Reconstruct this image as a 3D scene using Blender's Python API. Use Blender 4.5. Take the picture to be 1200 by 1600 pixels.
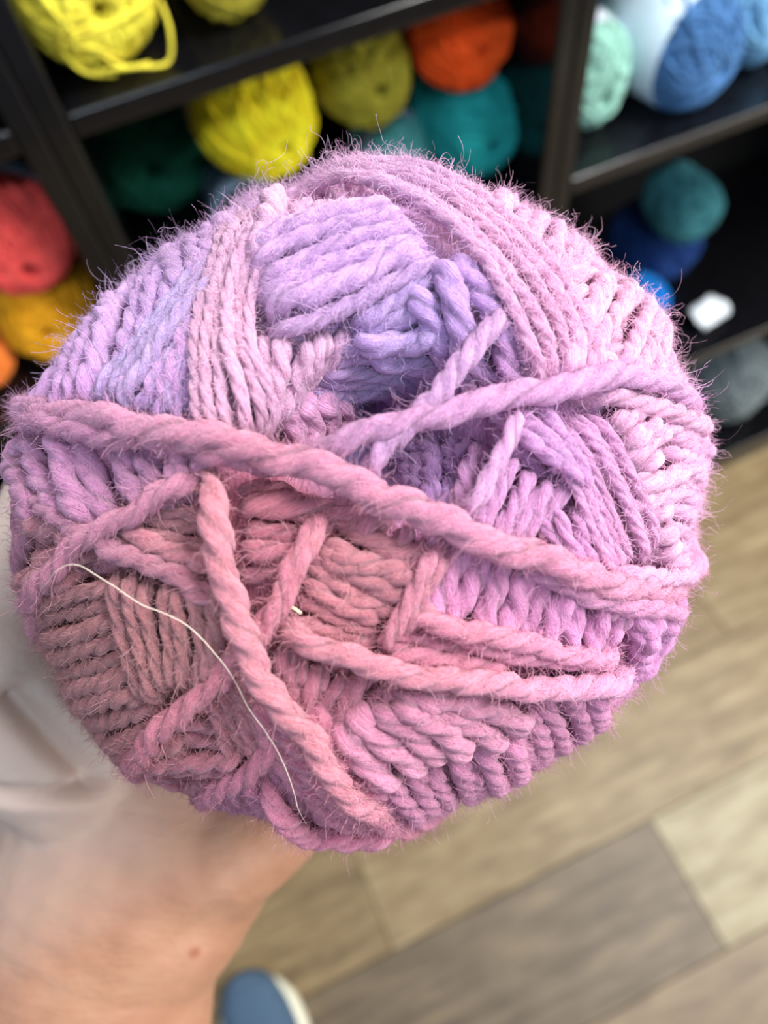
import bpy, math, random
import numpy as np
from mathutils import Matrix, Vector

for o in list(bpy.data.objects):
    bpy.data.objects.remove(o)
rng = np.random.default_rng(7)
random.seed(7)
scene = bpy.context.scene
COL = scene.collection

# ------------------------------------------------------------------ camera
F = 1150.0                       # focal length in pixels of a 1200 x 1600 frame
CAM = np.array([0.0, 0.0, 1.25])
ROT = np.array([[0.91056802, 0.39231503, -0.1302106],
                [-0.40486212, 0.78290343, -0.47238636],
                [-0.08338194, 0.48285726, 0.87172032]])
cd = bpy.data.cameras.new('camera')
cam = bpy.data.objects.new('camera', cd)
COL.objects.link(cam)
cd.sensor_fit = 'VERTICAL'
cd.sensor_height = 36.0
cd.lens = F / 1600.0 * 36.0
cd.clip_start = 0.005
M4 = Matrix([[*ROT[0], CAM[0]], [*ROT[1], CAM[1]], [*ROT[2], CAM[2]], [0, 0, 0, 1]])
cam.matrix_world = M4
cd.dof.use_dof = True
cd.dof.focus_distance = 0.116
cd.dof.aperture_fstop = 10.8
scene.camera = cam

# ------------------------------------------------------------------ light
w = bpy.data.worlds.new('world')
scene.world = w
w.use_nodes = True
bg = w.node_tree.nodes['Background']
bg.inputs[0].default_value = (0.80, 0.86, 1.0, 1)
bg.inputs[1].default_value = 0.14


def area(name, loc, target, sx, sy, power, color):
    ld = bpy.data.lights.new(name, 'AREA')
    ld.shape = 'RECTANGLE'
    ld.size, ld.size_y = sx, sy
    ld.energy = power
    ld.color = color
    o = bpy.data.objects.new(name, ld)
    o.location = loc
    o.rotation_euler = (Vector(target) - Vector(loc)).to_track_quat('-Z', 'Y').to_euler()
    COL.objects.link(o)
    return o


area('ceiling_light', (1.25, -0.10, 2.75), (0.3, 0.2, 0.5), 1.2, 0.6, 76, (1.0, 0.97, 0.94))
area('ceiling_light', (-0.4, 0.5, 2.75), (-0.3, 0.1, 0), 1.2, 0.6, 8, (1.0, 0.96, 0.92))
area('ceiling_light', (-0.15, -1.4, 2.75), (0.1, 0.3, 0.6), 1.1, 0.2, 20, (0.74, 0.87, 1.0))
area('unseen_side_light', (3.0, -1.7, 1.7), (0.2, 0.4, 0.8), 1.8, 1.6, 74, (1.0, 0.97, 0.92))  # added, unseen source on the right that brightens the shelf skeins
area('unseen_side_light', (-2.8, -0.9, 1.7), (0, 0.2, 0.9), 1.6, 1.8, 16, (0.62, 0.80, 1.0))

vs = scene.view_settings
vs.view_transform = 'Standard'
vs.look = 'None'
vs.exposure = 0.28
vs.gamma = 1.0
vs.use_curve_mapping = False


# ------------------------------------------------------------------ helpers
def lin(c):
    r = []
    for v in c:
        v = v / 255.0
        r.append(v / 12.92 if v <= 0.04045 else ((v + 0.055) / 1.055) ** 2.4)
    return np.array(r)


def at(px, py, Y):
    """world point on the depth plane Y seen at a photograph pixel"""
    v = ROT @ np.array([(px - 600) / F, -(py - 800) / F, -1.0])
    return CAM + v * Y / v[1]


def pixdepth(P):
    q = ROT.T @ (np.array(P) - CAM)
    return -q[2]


def tag(o, label=None, cat=None, group=None, kind=None):
    if label: o['label'] = label
    if cat: o['category'] = cat
    if group: o['group'] = group
    if kind: o['kind'] = kind
    return o


def empty(name, loc, rot=None):
    o = bpy.data.objects.new(name, None)
    o.empty_display_size = 0.02
    if rot is None:
        o.location = loc
    else:
        o.matrix_world = Matrix.Translation(Vector(loc)) @ rot
    COL.objects.link(o)
    return o


def mesh_obj(name, V, Fc, mat, parent=None, smooth=True, colors=None, uvs=None):
    me = bpy.data.meshes.new(name)
    V = np.asarray(V, dtype=np.float32)
    if isinstance(Fc, np.ndarray):
        k = Fc.shape[1]
        me.vertices.add(len(V))
        me.vertices.foreach_set('co', V.ravel())
        me.loops.add(Fc.size)
        me.loops.foreach_set('vertex_index', Fc.ravel().astype(np.int32))
        me.polygons.add(len(Fc))
        me.polygons.foreach_set('loop_start', np.arange(0, Fc.size, k, dtype=np.int32))
        me.polygons.foreach_set('loop_total', np.full(len(Fc), k, dtype=np.int32))
        me.update(calc_edges=True)
    else:
        me.from_pydata([tuple(v) for v in V], [], Fc)
    me.validate()
    if smooth:
        me.polygons.foreach_set('use_smooth', np.ones(len(me.polygons), dtype=bool))
    if colors is not None:
        a = me.attributes.new('dye_shade', 'FLOAT_COLOR', 'POINT')
        c4 = np.ones((len(V), 4), dtype=np.float32)
        c4[:, :3] = colors
        a.data.foreach_set('color', c4.ravel())
    if uvs is not None:
        a = me.attributes.new('lay', 'FLOAT_VECTOR', 'POINT')
        a.data.foreach_set('vector', np.asarray(uvs, dtype=np.float32).ravel())
    if mat: me.materials.append(mat)
    o = bpy.data.objects.new(name, me)
    COL.objects.link(o)
    if parent is not None:
        o.parent = parent
    return o


def box(name, x0, x1, y0, y1, z0, z1, mat, parent=None, bev=0.0012):
    V = [(x, y, z) for z in (z0, z1) for y in (y0, y1) for x in (x0, x1)]
    Fc = [(0, 2, 3, 1), (4, 5, 7, 6), (0, 1, 5, 4), (2, 6, 7, 3), (0, 4, 6, 2), (1, 3, 7, 5)]
    o = mesh_obj(name, V, Fc, mat, parent, smooth=bool(bev))
    if bev:
        b = o.modifiers.new('bevel', 'BEVEL')
        b.width = bev
        b.segments = 3
        b.harden_normals = True
        b.limit_method = 'NONE'
    return o


def catmull(P, step):
    """resample a polyline of control points as a smooth curve at about `step` spacing"""
    P = np.asarray(P, dtype=float)
    if len(P) == 2:
        n = max(2, int(np.linalg.norm(P[1] - P[0]) / step))
        t = np.linspace(0, 1, n + 1)[:, None]
        return P[0] * (1 - t) + P[1] * t
    Q = np.vstack([2 * P[0] - P[1], P, 2 * P[-1] - P[-2]])
    out = []
    for i in range(len(P) - 1):
        p0, p1, p2, p3 = Q[i:i + 4]
        n = max(1, int(np.linalg.norm(p2 - p1) / step))
        t = np.linspace(0, 1, n, endpoint=False)[:, None]
        out.append(0.5 * (2 * p1 + (p2 - p0) * t + (2 * p0 - 5 * p1 + 4 * p2 - p3) * t ** 2
                          + (3 * p1 - p0 - 3 * p2 + p3) * t ** 3))
    out.append(P[-1:])
    return np.vstack(out)


def frames(P):
    T = np.gradient(P, axis=0)
    T /= np.linalg.norm(T, axis=1)[:, None] + 1e-12
    a = np.array([0, 0, 1.0]) if abs(T[0][2]) < 0.9 else np.array([1.0, 0, 0])
    n = np.cross(T[0], a)
    n /= np.linalg.norm(n)
    N = np.zeros_like(P)
    for i in range(len(P)):
        n = n - T[i] * n.dot(T[i])
        n /= np.linalg.norm(n) + 1e-12
        N[i] = n
    return T, N, np.cross(T, N)


def tube(P, rad, nv=8, plies=0, pitch=0.012, phase=0.0, lump=0.0, seed=0):
    """swept tube; with plies it is a twisted rope of that many lobes"""
    T, N, B = frames(P)
    m = len(P)
    rad = np.broadcast_to(np.asarray(rad, dtype=float), (m,))
    s = np.concatenate([[0], np.cumsum(np.linalg.norm(np.diff(P, axis=0), axis=1))])
    ph = np.linspace(0, 2 * math.pi, nv, endpoint=False)
    tw = -2 * math.pi * s / pitch + phase
    A = ph[None, :] + np.zeros((m, 1))
    if plies:
        A = ph[None, :] + tw[:, None]
        seg = 2 * math.pi / plies
        d = (ph % seg) - seg / 2
        c, rp = 0.38, 0.60
        rho = c * np.cos(d) + np.sqrt(np.maximum(rp ** 2 - (c * np.sin(d)) ** 2, 0.0009))
        rr = rad[:, None] * rho[None, :]
        if lump:
            g = np.random.default_rng(seed)
            f1 = g.uniform(0, 6.28, plies)
            ply = (ph // seg).astype(int)
            rr = rr * (1 + lump * np.sin(s[:, None] / 0.0028 + f1[ply][None, :])
                       + lump * np.sin(s[:, None] / 0.0011 + 2.3 * f1[ply][None, :])
                       + g.normal(0, 0.035, (m, nv)))
    else:
        rr = rad[:, None] * np.ones((1, nv))
    V = P[:, None, :] + rr[..., None] * (np.cos(A)[..., None] * N[:, None, :] + np.sin(A)[..., None] * B[:, None, :])
    V = V.reshape(-1, 3)
    i = np.arange(m - 1)[:, None] * nv
    j = np.arange(nv)[None, :]
    k = (j + 1) % nv
    Q = np.stack([i + j, i + k, i + nv + k, i + nv + j], axis=-1).reshape(-1, 4)
    uv = np.zeros((m, nv, 3))
    uv[..., 0] = s[:, None]
    uv[..., 1] = ph[None, :] / (2 * math.pi)
    uv[..., 2] = seed * 0.37
    return V, Q, uv.reshape(-1, 3), (T, N, B)


def merge(parts):
    Vs, Qs, k = [], [], 0
    for V, Q in parts:
        Vs.append(V)
        Qs.append(Q + k)
        k += len(V)
    return np.vstack(Vs), np.vstack(Qs)


# ------------------------------------------------------------------ materials
def newmat(name):
    m = bpy.data.materials.new(name)
    m.use_nodes = True
    nt = m.node_tree
    return m, nt, nt.nodes['Principled BSDF'], nt.nodes, nt.links


def noise(nodes, scale, detail=3.0, rough=0.6):
    n = nodes.new('ShaderNodeTexNoise')
    n.inputs['Scale'].default_value = scale
    n.inputs['Detail'].default_value = detail
    n.inputs['Roughness'].default_value = rough
    return n


def ramp(nodes, stops):
    r = nodes.new('ShaderNodeValToRGB')
    e = r.color_ramp.elements
    while len(e) < len(stops):
        e.new(0.5)
    for q, (p, c) in zip(e, stops):
        q.position = p
        q.color = (*c, 1)
    return r


def yarn_mat(name, rgb, var=0.25):
    m, nt, b, N, L = newmat(name)
    c = lin(rgb)
    tc = N.new('ShaderNodeTexCoord')
    n1 = noise(N, 55, 4)
    L.new(tc.outputs['Object'], n1.inputs['Vector'])
    r = ramp(N, [(0.3, c * (1 - var)), (0.7, np.minimum(c * (1 + var) + 0.01, 1))])
    L.new(n1.outputs['Fac'], r.inputs['Fac'])
    L.new(r.outputs['Color'], b.inputs['Base Color'])
    b.inputs['Roughness'].default_value = 0.9
    b.inputs['Specular IOR Level'].default_value = 0.15
    b.inputs['Sheen Weight'].default_value = 0.35
    b.inputs['Sheen Tint'].default_value = (*np.minimum(c * 1.3 + 0.05, 1), 1)
    n2 = noise(N, 900, 2)
    L.new(tc.outputs['Object'], n2.inputs['Vector'])
    bp = N.new('ShaderNodeBump')
    bp.inputs['Strength'].default_value = 0.5
    bp.inputs['Distance'].default_value = 0.001
    L.new(n2.outputs['Fac'], bp.inputs['Height'])
    L.new(bp.outputs['Normal'], b.inputs['Normal'])
    return m


def strand_material():
    """dyed acrylic yarn: dye colour and painted shade per point, fine fibres running along the plies"""
    m, nt, b, N, L = newmat('variegated_yarn')
    a = N.new('ShaderNodeAttribute'); a.attribute_name = 'dye_shade'
    u = N.new('ShaderNodeAttribute'); u.attribute_name = 'lay'
    mp = N.new('ShaderNodeMapping')
    mp.inputs['Scale'].default_value = (560, 46, 11)
    L.new(u.outputs['Vector'], mp.inputs['Vector'])
    n1 = noise(N, 1.0, 3, 0.7)
    L.new(mp.outputs['Vector'], n1.inputs['Vector'])
    r = ramp(N, [(0.28, (0.72, 0.62, 0.68)), (0.52, (1, 1, 1)), (0.74, (1.18, 1.26, 1.22))])
    L.new(n1.outputs['Fac'], r.inputs['Fac'])
    mx = N.new('ShaderNodeMix'); mx.data_type = 'RGBA'; mx.blend_type = 'MULTIPLY'
    mx.inputs['Factor'].default_value = 1.0
    L.new(a.outputs['Color'], mx.inputs['A'])
    L.new(r.outputs['Color'], mx.inputs['B'])
    L.new(mx.outputs['Result'], b.inputs['Base Color'])
    b.inputs['Roughness'].default_value = 0.75
    b.inputs['Specular IOR Level'].default_value = 0.25
    b.inputs['Sheen Weight'].default_value = 0.3
    b.inputs['Subsurface Weight'].default_value = 0.35
    b.inputs['Subsurface Radius'].default_value = (1.0, 0.4, 0.7)
    b.inputs['Subsurface Scale'].default_value = 0.0016
    b.inputs['Sheen Roughness'].default_value = 0.4
    b.inputs['Sheen Tint'].default_value = (1.0, 0.85, 0.95, 1)
    tc = N.new('ShaderNodeTexCoord')
    n2 = noise(N, 2600, 2, 0.6)
    L.new(tc.outputs['Object'], n2.inputs['Vector'])
    ad = N.new('ShaderNodeMath'); ad.operation = 'MULTIPLY_ADD'
    L.new(n2.outputs['Fac'], ad.inputs[0]); ad.inputs[1].default_value = 0.5
    L.new(n1.outputs['Fac'], ad.inputs[2])
    bp = N.new('ShaderNodeBump')
    bp.inputs['Strength'].default_value = 1.0
    bp.inputs['Distance'].default_value = 0.0008
    L.new(ad.outputs[0], bp.inputs['Height'])
    L.new(bp.outputs['Normal'], b.inputs['Normal'])
    return m


def fuzz_material():
    m, nt, b, N, L = newmat('yarn_fibre')
    a = N.new('ShaderNodeAttribute'); a.attribute_name = 'dye_shade'
    L.new(a.outputs['Color'], b.inputs['Base Color'])
    b.inputs['Roughness'].default_value = 0.45
    b.inputs['Specular IOR Level'].default_value = 0.4
    tr = N.new('ShaderNodeBsdfTranslucent')
    L.new(a.outputs['Color'], tr.inputs['Color'])
    ms = N.new('ShaderNodeMixShader')
    ms.inputs[0].default_value = 0.45
    L.new(b.outputs[0], ms.inputs[1])
    L.new(tr.outputs[0], ms.inputs[2])
    L.new(ms.outputs[0], N['Material Output'].inputs['Surface'])
    return m


def simple(name, rgb, rough=0.5, spec=0.5, nscale=0, nvar=0.15):
    m, nt, b, N, L = newmat(name)
    c = lin(rgb)
    b.inputs['Base Color'].default_value = (*c, 1)
    b.inputs['Roughness'].default_value = rough
    b.inputs['Specular IOR Level'].default_value = spec
    if nscale:
        tc = N.new('ShaderNodeTexCoord')
        n = noise(N, nscale, 4)
        L.new(tc.outputs['Object'], n.inputs['Vector'])
        r = ramp(N, [(0.3, c * (1 - nvar)), (0.7, np.minimum(c * (1 + nvar), 1))])
        L.new(n.outputs['Fac'], r.inputs['Fac'])
        L.new(r.outputs['Color'], b.inputs['Base Color'])
    return m


def plank_mat(name, dark, mid, light, off):
    m, nt, b, N, L = newmat(name)
    tc = N.new('ShaderNodeTexCoord')
    mp = N.new('ShaderNodeMapping')
    mp.inputs['Location'].default_value = (off, off * 0.7, 0)
    mp.inputs['Scale'].default_value = (1.6, 13, 1)
    L.new(tc.outputs['Object'], mp.inputs['Vector'])
    n1 = noise(N, 3.6, 6, 0.64)
    n1.inputs['Distortion'].default_value = 0.7
    L.new(mp.outputs['Vector'], n1.inputs['Vector'])
    mp2 = N.new('ShaderNodeMapping')
    mp2.inputs['Location'].default_value = (off * 2, 0, 0)
    mp2.inputs['Scale'].default_value = (5, 11, 1)
    L.new(tc.outputs['Object'], mp2.inputs['Vector'])
    n2 = noise(N, 3.0, 3, 0.5)
    L.new(mp2.outputs['Vector'], n2.inputs['Vector'])
    ad = N.new('ShaderNodeMath'); ad.operation = 'MULTIPLY_ADD'
    L.new(n2.outputs['Fac'], ad.inputs[0]); ad.inputs[1].default_value = 0.5
    L.new(n1.outputs['Fac'], ad.inputs[2])
    r = ramp(N, [(0.50, lin(dark)), (0.72, lin(mid)), (0.98, lin(light))])
    L.new(ad.outputs[0], r.inputs['Fac'])
    L.new(r.outputs['Color'], b.inputs['Base Color'])
    b.inputs['Roughness'].default_value = 0.48
    bp = N.new('ShaderNodeBump')
    bp.inputs['Strength'].default_value = 0.25
    bp.inputs['Distance'].default_value = 0.001
    L.new(n1.outputs['Fac'], bp.inputs['Height'])
    L.new(bp.outputs['Normal'], b.inputs['Normal'])
    return m


M_BLACK = simple('black_laminate', (13, 13, 16), 0.17, 0.55, 60, 0.25)
M_BACK = simple('black_back_panel', (8, 8, 10), 0.6, 0.3)
M_PAPER = simple('white_paper_label', (225, 232, 238), 0.6, 0.4, 30, 0.05)
M_SUB = simple('dark_underlay', (38, 30, 22), 0.9, 0.1)

# ------------------------------------------------------------------ floor
floor = box('floor', -2.0, 2.6, -1.6, 1.0, -0.03, -0.0065, M_SUB, None, 0)
tag(floor, 'wood-look plank floor in tan, olive brown and grey brown', 'floor', None, 'structure')
PM = [plank_mat('plank_tan', (99, 79, 49), (127, 107, 72), (155, 137, 102), 0.0),
      plank_mat('plank_dark', (72, 58, 40), (93, 78, 57), (118, 101, 76), 3.1),
      plank_mat('plank_olive', (86, 68, 39), (114, 94, 60), (141, 121, 84), 6.7),
      plank_mat('plank_light', (118, 104, 74), (144, 132, 99), (169, 160, 128), 9.2),
      plank_mat('plank_rosy', (95, 77, 56), (118, 99, 74), (141, 121, 93), 12.4)]
PW = 0.19
joints = {-1: [-0.92, 0.336, 1.55], 0: [-1.3, -0.10, 1.10], 1: [-0.6, 0.62, 1.8], 2: [-1.1, 0.15, 1.3],
          -2: [-1.2, 0.02, 1.25], -3: [-0.75, 0.5, 1.7], -4: [-1.1, 0.2, 1.4], 3: [-0.5, 0.7, 1.9], 4: [-1.2, 0, 1.2],
          -5: [-0.9, 0.4, 1.5], -6: [-1.3, -0.1, 1.0], -7: [-0.6, 0.6, 1.8]}
pick = {(-1, 1): 1, (-1, 2): 3, (0, 1): 2, (0, 2): 0, (1, 1): 2, (1, 2): 0, (1, 0): 1, (2, 2): 0, (2, 1): 2,
        (-2, 1): 4, (-2, 2): 4, (-2, 0): 1, (0, 0): 1, (-3, 1): 0, (-3, 2): 2}
for row, js in joints.items():
    xs = [-2.0] + js + [2.6]
    for k in range(len(xs) - 1):
        mi = pick.get((row, k), (row * 3 + k) % 4)
        p = box('floor_plank', xs[k] + 0.0006, xs[k + 1] - 0.0006, row * PW + 0.0006, (row + 1) * PW - 0.0006,
                -0.0065, 0.0, PM[mi], floor, 0.0010)

# ------------------------------------------------------------------ bookcases
YF = 0.467
YB = 0.78
TH = 0.0165


def bookcase(x0, x1, tops, label, dividers=()):
    e = empty('bookcase', (0.5 * (x0 + x1), YF, 0))
    dx = -0.5 * (x0 + x1)

    def bb(n, a, b_, c, d, z0, z1, m=M_BLACK, bev=0.003):
        return box(n, a + dx, b_ + dx, c - YF, d - YF, z0, z1, m, e, bev)
    H = 1.62
    bb('side_panel', x0, x0 + TH, YF, YB, 0, H)
    bb('side_panel', x1 - TH, x1, YF, YB, 0, H)
    bb('back_panel', x0 + TH, x1 - TH, YB - 0.006, YB, 0.0, H, M_BACK, 0)
    bb('top_panel', x0 + TH, x1 - TH, YF, YB - 0.006, H - TH, H)
    bb('kick_board', x0 + TH, x1 - TH, YF + 0.004, YF + 0.02, 0.0, 0.07 - TH)
    for z in tops:
        bb('shelf_board', x0 + TH, x1 - TH, YF + 0.001, YB - 0.006, z - TH, z)
    tag(e, label, 'bookcase', 'black bookcases along the wall')
    return e


S1 = 0.998
bookcase(-0.43, -0.0395, [0.07, 0.42, 0.78, S1 + 0.002, 1.3], 'black bookcase at far left behind the coral skein')
bookcase(-0.0395, 0.3335, [0.07, 0.43, 0.792, S1, 1.3], 'black bookcase holding the yellow and orange skeins behind the pink yarn')
bookcase(0.3335, 1.10, [0.07, 0.437, 0.812, 1.2], 'black bookcase holding the blue skeins at upper right')


# ------------------------------------------------------------------ shelf skeins
SKL = []


def shelf_skein(name, px, py, Y, rpx, rgb, label, yaw=0.0, pitch=0.0, band=None, length=0.15, zfix=None, hole=0.17,
                holeoff=(0, 0), loose=(), aspect=1.0, seed=1, elong=0.85):
    c = at(px, py, Y)
    R = rpx / F * pixdepth(c)
    if zfix is not None:                 # rests on a board: slide along the view to the depth where it touches
        for _ in range(40):
            Y += 0.5 * ((c[2] - R) - zfix) / 1.3
            c = at(px, py, Y)
            R = rpx / F * pixdepth(c)
    SKL.append((label, c.copy(), R, yaw, pitch, length))
    g = np.random.default_rng(seed)
    e = empty(name, c, Matrix.Rotation(yaw, 4, 'Z') @ Matrix.Rotation(math.pi / 2 + pitch, 4, 'X'))
    # local +Z looks out of the shelf
    mat = yarn_mat(name + '_yarn', rgb)
    prof = []
    hr = hole * R
    for t in np.linspace(0, 1, 7):
        prof.append((0.25 * hr + 0.75 * hr * t, -0.75 * R + 0.70 * R * t ** 0.7 + 0.0))
    for t in np.linspace(0.04, 1, 18):
        a = t * math.pi / 2
        r = hr + (R - hr) * math.sin(a) ** 0.9
        prof.append((r, -0.05 * R - elong * R * (1 - math.cos(a) ** 0.8)))
    zb = -0.05 * R - elong * R
    for t in np.linspace(0.15, 1, 6):
        prof.append((R, zb - (length - 2 * elong * R) * t))
    zc = zb - (length - 2 * elong * R)
    for t in np.linspace(0.12, 1, 8):
        a = t * math.pi / 2
        prof.append((R * math.cos(a) ** 0.8 + 1e-4, zc - elong * R * math.sin(a)))
    prof = np.array(prof)
    zshift = -prof[:, 1].max()
    prof[:, 1] += zshift
    nth = 48
    th = np.linspace(0, 2 * math.pi, nth, endpoint=False)
    lob = 1 + 0.025 * np.sin(2 * th + g.uniform(0, 6)) + 0.02 * np.sin(3 * th + g.uniform(0, 6)) + 0.012 * np.sin(5 * th + g.uniform(0, 6))

    def surf(t, ang, lift=0.0):
        """t: index along the profile, ang: angle"""
        r = np.interp(t, np.arange(len(prof)), prof[:, 0])
        z = np.interp(t, np.arange(len(prof)), prof[:, 1])
        dr = np.interp(t + 0.5, np.arange(len(prof)), prof[:, 0]) - np.interp(t - 0.5, np.arange(len(prof)), prof[:, 0])
        dz = np.interp(t + 0.5, np.arange(len(prof)), prof[:, 1]) - np.interp(t - 0.5, np.arange(len(prof)), prof[:, 1])
        ln = np.sqrt(dr ** 2 + dz ** 2) + 1e-9
        r = r - lift * dz / ln
        z = z + lift * dr / ln
        lo = np.interp(ang % (2 * math.pi), np.append(th, 2 * math.pi), np.append(lob, lob[0]))
        k = np.clip(1 - r / R, 0, 1)
        return np.stack([r * lo * np.cos(ang) + k * holeoff[0] * R, (r * lo * np.sin(ang)) * aspect + k * holeoff[1] * R, z], -1)
    tt = np.arange(len(prof))
    V = surf(tt[:, None] + 0 * th[None, :], th[None, :] + 0 * tt[:, None])
    m = len(prof)
    V = V.reshape(-1, 3)
    i = np.arange(m - 1)[:, None] * nth
    j = np.arange(nth)[None, :]
    k = (j + 1) % nth
    Q = np.stack([i + j, i + nth + j, i + nth + k, i + k], -1).reshape(-1, 4)
    mesh_obj('yarn_body', V, Q, mat, e)
    parts = []
    ns = 46
    for s in range(ns):
        a0 = 2 * math.pi * s / ns + g.uniform(-0.08, 0.08)
        d = 1 if s % 2 else -1
        sw = g.uniform(0.7, 1.5) * d
        t = np.linspace(g.uniform(3, 6), g.uniform(24, 30), 26)
        ang = a0 + sw * (t - 4) / 16
        P = surf(t, ang, 0.02 * R * g.uniform(0.0, 1.5))
        Vt, Qt, _, _ = tube(P, 0.045 * R * g.uniform(0.7, 1.2), 6)
        parts.append((Vt, Qt))
    for s in range(9):          # chords crossing the end face
        a0 = g.uniform(0, 6.28)
        a1 = a0 + g.uniform(1.2, 2.3)
        t0 = g.uniform(12, 18)
        tq = np.linspace(0, 1, 20)
        t = t0 - (t0 - 9) * np.sin(tq * math.pi) * 0.9
        P = surf(t, a0 + (a1 - a0) * tq, 0.05 * R)
        parts.append(tube(P, 0.045 * R, 6)[:2])
    Vw, Qw = merge(parts)
    wd = mesh_obj('wound_strands', Vw, Qw, mat, e)
    wd['kind'] = 'stuff'
    if band is not None:
        col, z0, z1 = band
        bmt = simple(name + '_label', col, 0.45, 0.5, 40, 0.06)
        nb = 40
        tb = np.linspace(0, 2 * math.pi, nb, endpoint=False)
        rows = []
        for (rr, zz) in ((1.06, -z0 * R), (1.075, -(z0 + z1) / 2 * R), (1.065, -z1 * R), (1.03, -z1 * R), (1.03, -z0 * R)):
            rows.append(np.stack([rr * R * np.cos(tb), rr * R * np.sin(tb) * aspect, np.full(nb, zz)], -1))
        Vb = np.vstack(rows)
        i = np.arange(5)[:, None] * nb
        i2 = ((np.arange(5) + 1) % 5)[:, None] * nb
        j = np.arange(nb)[None, :]
        k = (j + 1) % nb
        Qb = np.stack([i + j, i2 + j, i2 + k, i + k], -1).reshape(-1, 4)
        mesh_obj('label_band', Vb, Qb, bmt, e)['label'] = 'pale paper label band'
    for pts, Yl, rr in loose:
        inv = np.array(e.matrix_world.inverted())
        W3 = np.array([at(x, y, yy) for (x, y), yy in zip(pts, np.broadcast_to(Yl, (len(pts),)))])
        Lc = W3 @ inv[:3, :3].T + inv[:3, 3]
        P = catmull(Lc, 0.002)
        Vt, Qt, _, _ = tube(P, rr, 8, 3, 0.012)
        mesh_obj('loose_strand', Vt, Qt, mat, e)
    tag(e, label, 'yarn', 'yarn skeins on the bookcase shelves')
    bpy.context.view_layer.update()
    return e


shelf_skein('yarn_skein', 155, 22, 0.492, 108, (242, 220, 70), 'pale yellow skein with loose loops on the top left shelf', 0.04, 0.05,
            None, 0.17, S1 + 0.001, 0.2, (0.05, 0.0), seed=3,
            loose=[([(112, 60), (180, 35), (225, 8), (250, -20)], 0.478, 0.0016), ([(150, 112), (210, 105), (262, 98), (266, 50), (250, 0)], [0.482, 0.476, 0.478, 0.482, 0.49], 0.0014),
                   ([(95, 45), (140, 72), (190, 104), (235, 100)], 0.479, 0.0016), ([(75, 20), (95, 75), (130, 112), (180, 118)], [0.49, 0.484, 0.482, 0.482], 0.0014)])
shelf_skein('yarn_skein', 365, -28, 0.50, 70, (150, 140, 40), 'dull olive yellow skein cut off by the top edge', 0.0, 0.0, None, 0.16, S1 + 0.001, 0.2, seed=4)
shelf_skein('yarn_skein', 420, 212, 0.52, 97, (255, 222, 36), 'bright yellow skein under the upper shelf board', 0.0, 0.0, ((120, 110, 100), 1.0, 1.4), 0.11, None, 0.14, (0.25, -0.35), seed=5)
shelf_skein('yarn_skein', 250, 278, 0.575, 86, (20, 98, 74), 'dark green skein in shadow left of the bright yellow one', 0.0, 0.0, None, 0.11, 0.7925, 0.24, (-0.05, 0.15), seed=6)
shelf_skein('yarn_skein', 588, 143, 0.53, 78, (150, 142, 40), 'olive green skein between the yellow and orange skeins', 0.0, 0.0, ((70, 58, 48), 1.0, 1.5), 0.10, None, 0.2, (0.12, -0.05), seed=7)
shelf_skein('yarn_skein', 745, 83, 0.515, 79, (250, 84, 20), 'bright orange skein stacked above the teal skein', 0.0, 0.0, None, 0.11, None, 0.16, (0.18, -0.05), seed=8)
shelf_skein('yarn_skein', 767, 224, 0.51, 70, (24, 150, 150), 'teal skein under the orange skein', 0.0, 0.0, None, 0.11, None, 0.22, (0.1, -0.2), seed=9)
shelf_skein('yarn_skein', 640, 262, 0.555, 54, (100, 184, 178), 'pale aqua skein half hidden behind the pink yarn beside the teal one', 0.0, 0.0, ((150, 165, 185), 0.9, 1.3), 0.09, None, 0.2, seed=10)
shelf_skein('yarn_skein', 395, 345, 0.56, 52, (44, 66, 80), 'dark slate skein with pale label beneath the bright yellow skein', 0.0, 0.0, ((150, 175, 200), 0.3, 1.0), 0.075, 0.7925, 0.2, seed=11)
shelf_skein('yarn_skein', 945, 140, 0.497, 62, (150, 200, 184), 'mint green skein with white label beside the black upright', 0.0, 0.03, ((205, 212, 225), 0.75, 1.5), 0.08, 0.813 + 0.008, 0.2, (0.1, -0.35), aspect=1.22, seed=13)
shelf_skein('yarn_skein', 1122, 98, 0.492, 84, (70, 114, 164), 'denim blue skein in a wide white label on the right shelf', 0.25, 0.0, ((206, 230, 244), 0.62, 2.2), 0.14, 0.813, 0.18, (0.3, -0.3), seed=14)
shelf_skein('yarn_skein', 1222, 40, 0.56, 72, (120, 175, 215), 'light blue skein cut off by the right edge at the top', 0.2, 0.0, ((190, 220, 240), 0.8, 1.5), 0.10, 0.813, 0.2, seed=15)
shelf_skein('yarn_skein', 22, 400, 0.495, 95, (240, 84, 80), 'coral red skein with pale blue label in the left bookcase', 0.0, 0.0, ((170, 205, 228), 0.75, 1.4), 0.11, None, 0.2, (0.1, -0.45), seed=16)
shelf_skein('yarn_skein', 84, 524, 0.505, 76, (240, 166, 24), 'amber yellow skein under the coral red one', 0.0, 0.0, None, 0.11, 0.781, 0.2, (-0.1, 0.1), seed=17)
shelf_skein('yarn_skein', -34, 585, 0.50, 54, (240, 130, 54), 'soft orange skein cut off by the left edge below the coral one', 0.0, 0.0, None, 0.10, 0.781, 0.2, seed=18)
shelf_skein('yarn_skein', 1098, 350, 0.56, 50, (60, 124, 132), 'dusky teal skein lying on top of the navy skein', 0.0, 0.0, None, 0.10, None, 0.2, seed=19)
shelf_skein('yarn_skein', 1056, 412, 0.60, 64, (20, 54, 112), 'navy skein under the dusky teal one in the lower right bay', 0.0, 0.0, None, 0.12, 0.438 - 0.008, 0.2, aspect=0.86, seed=20)
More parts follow.
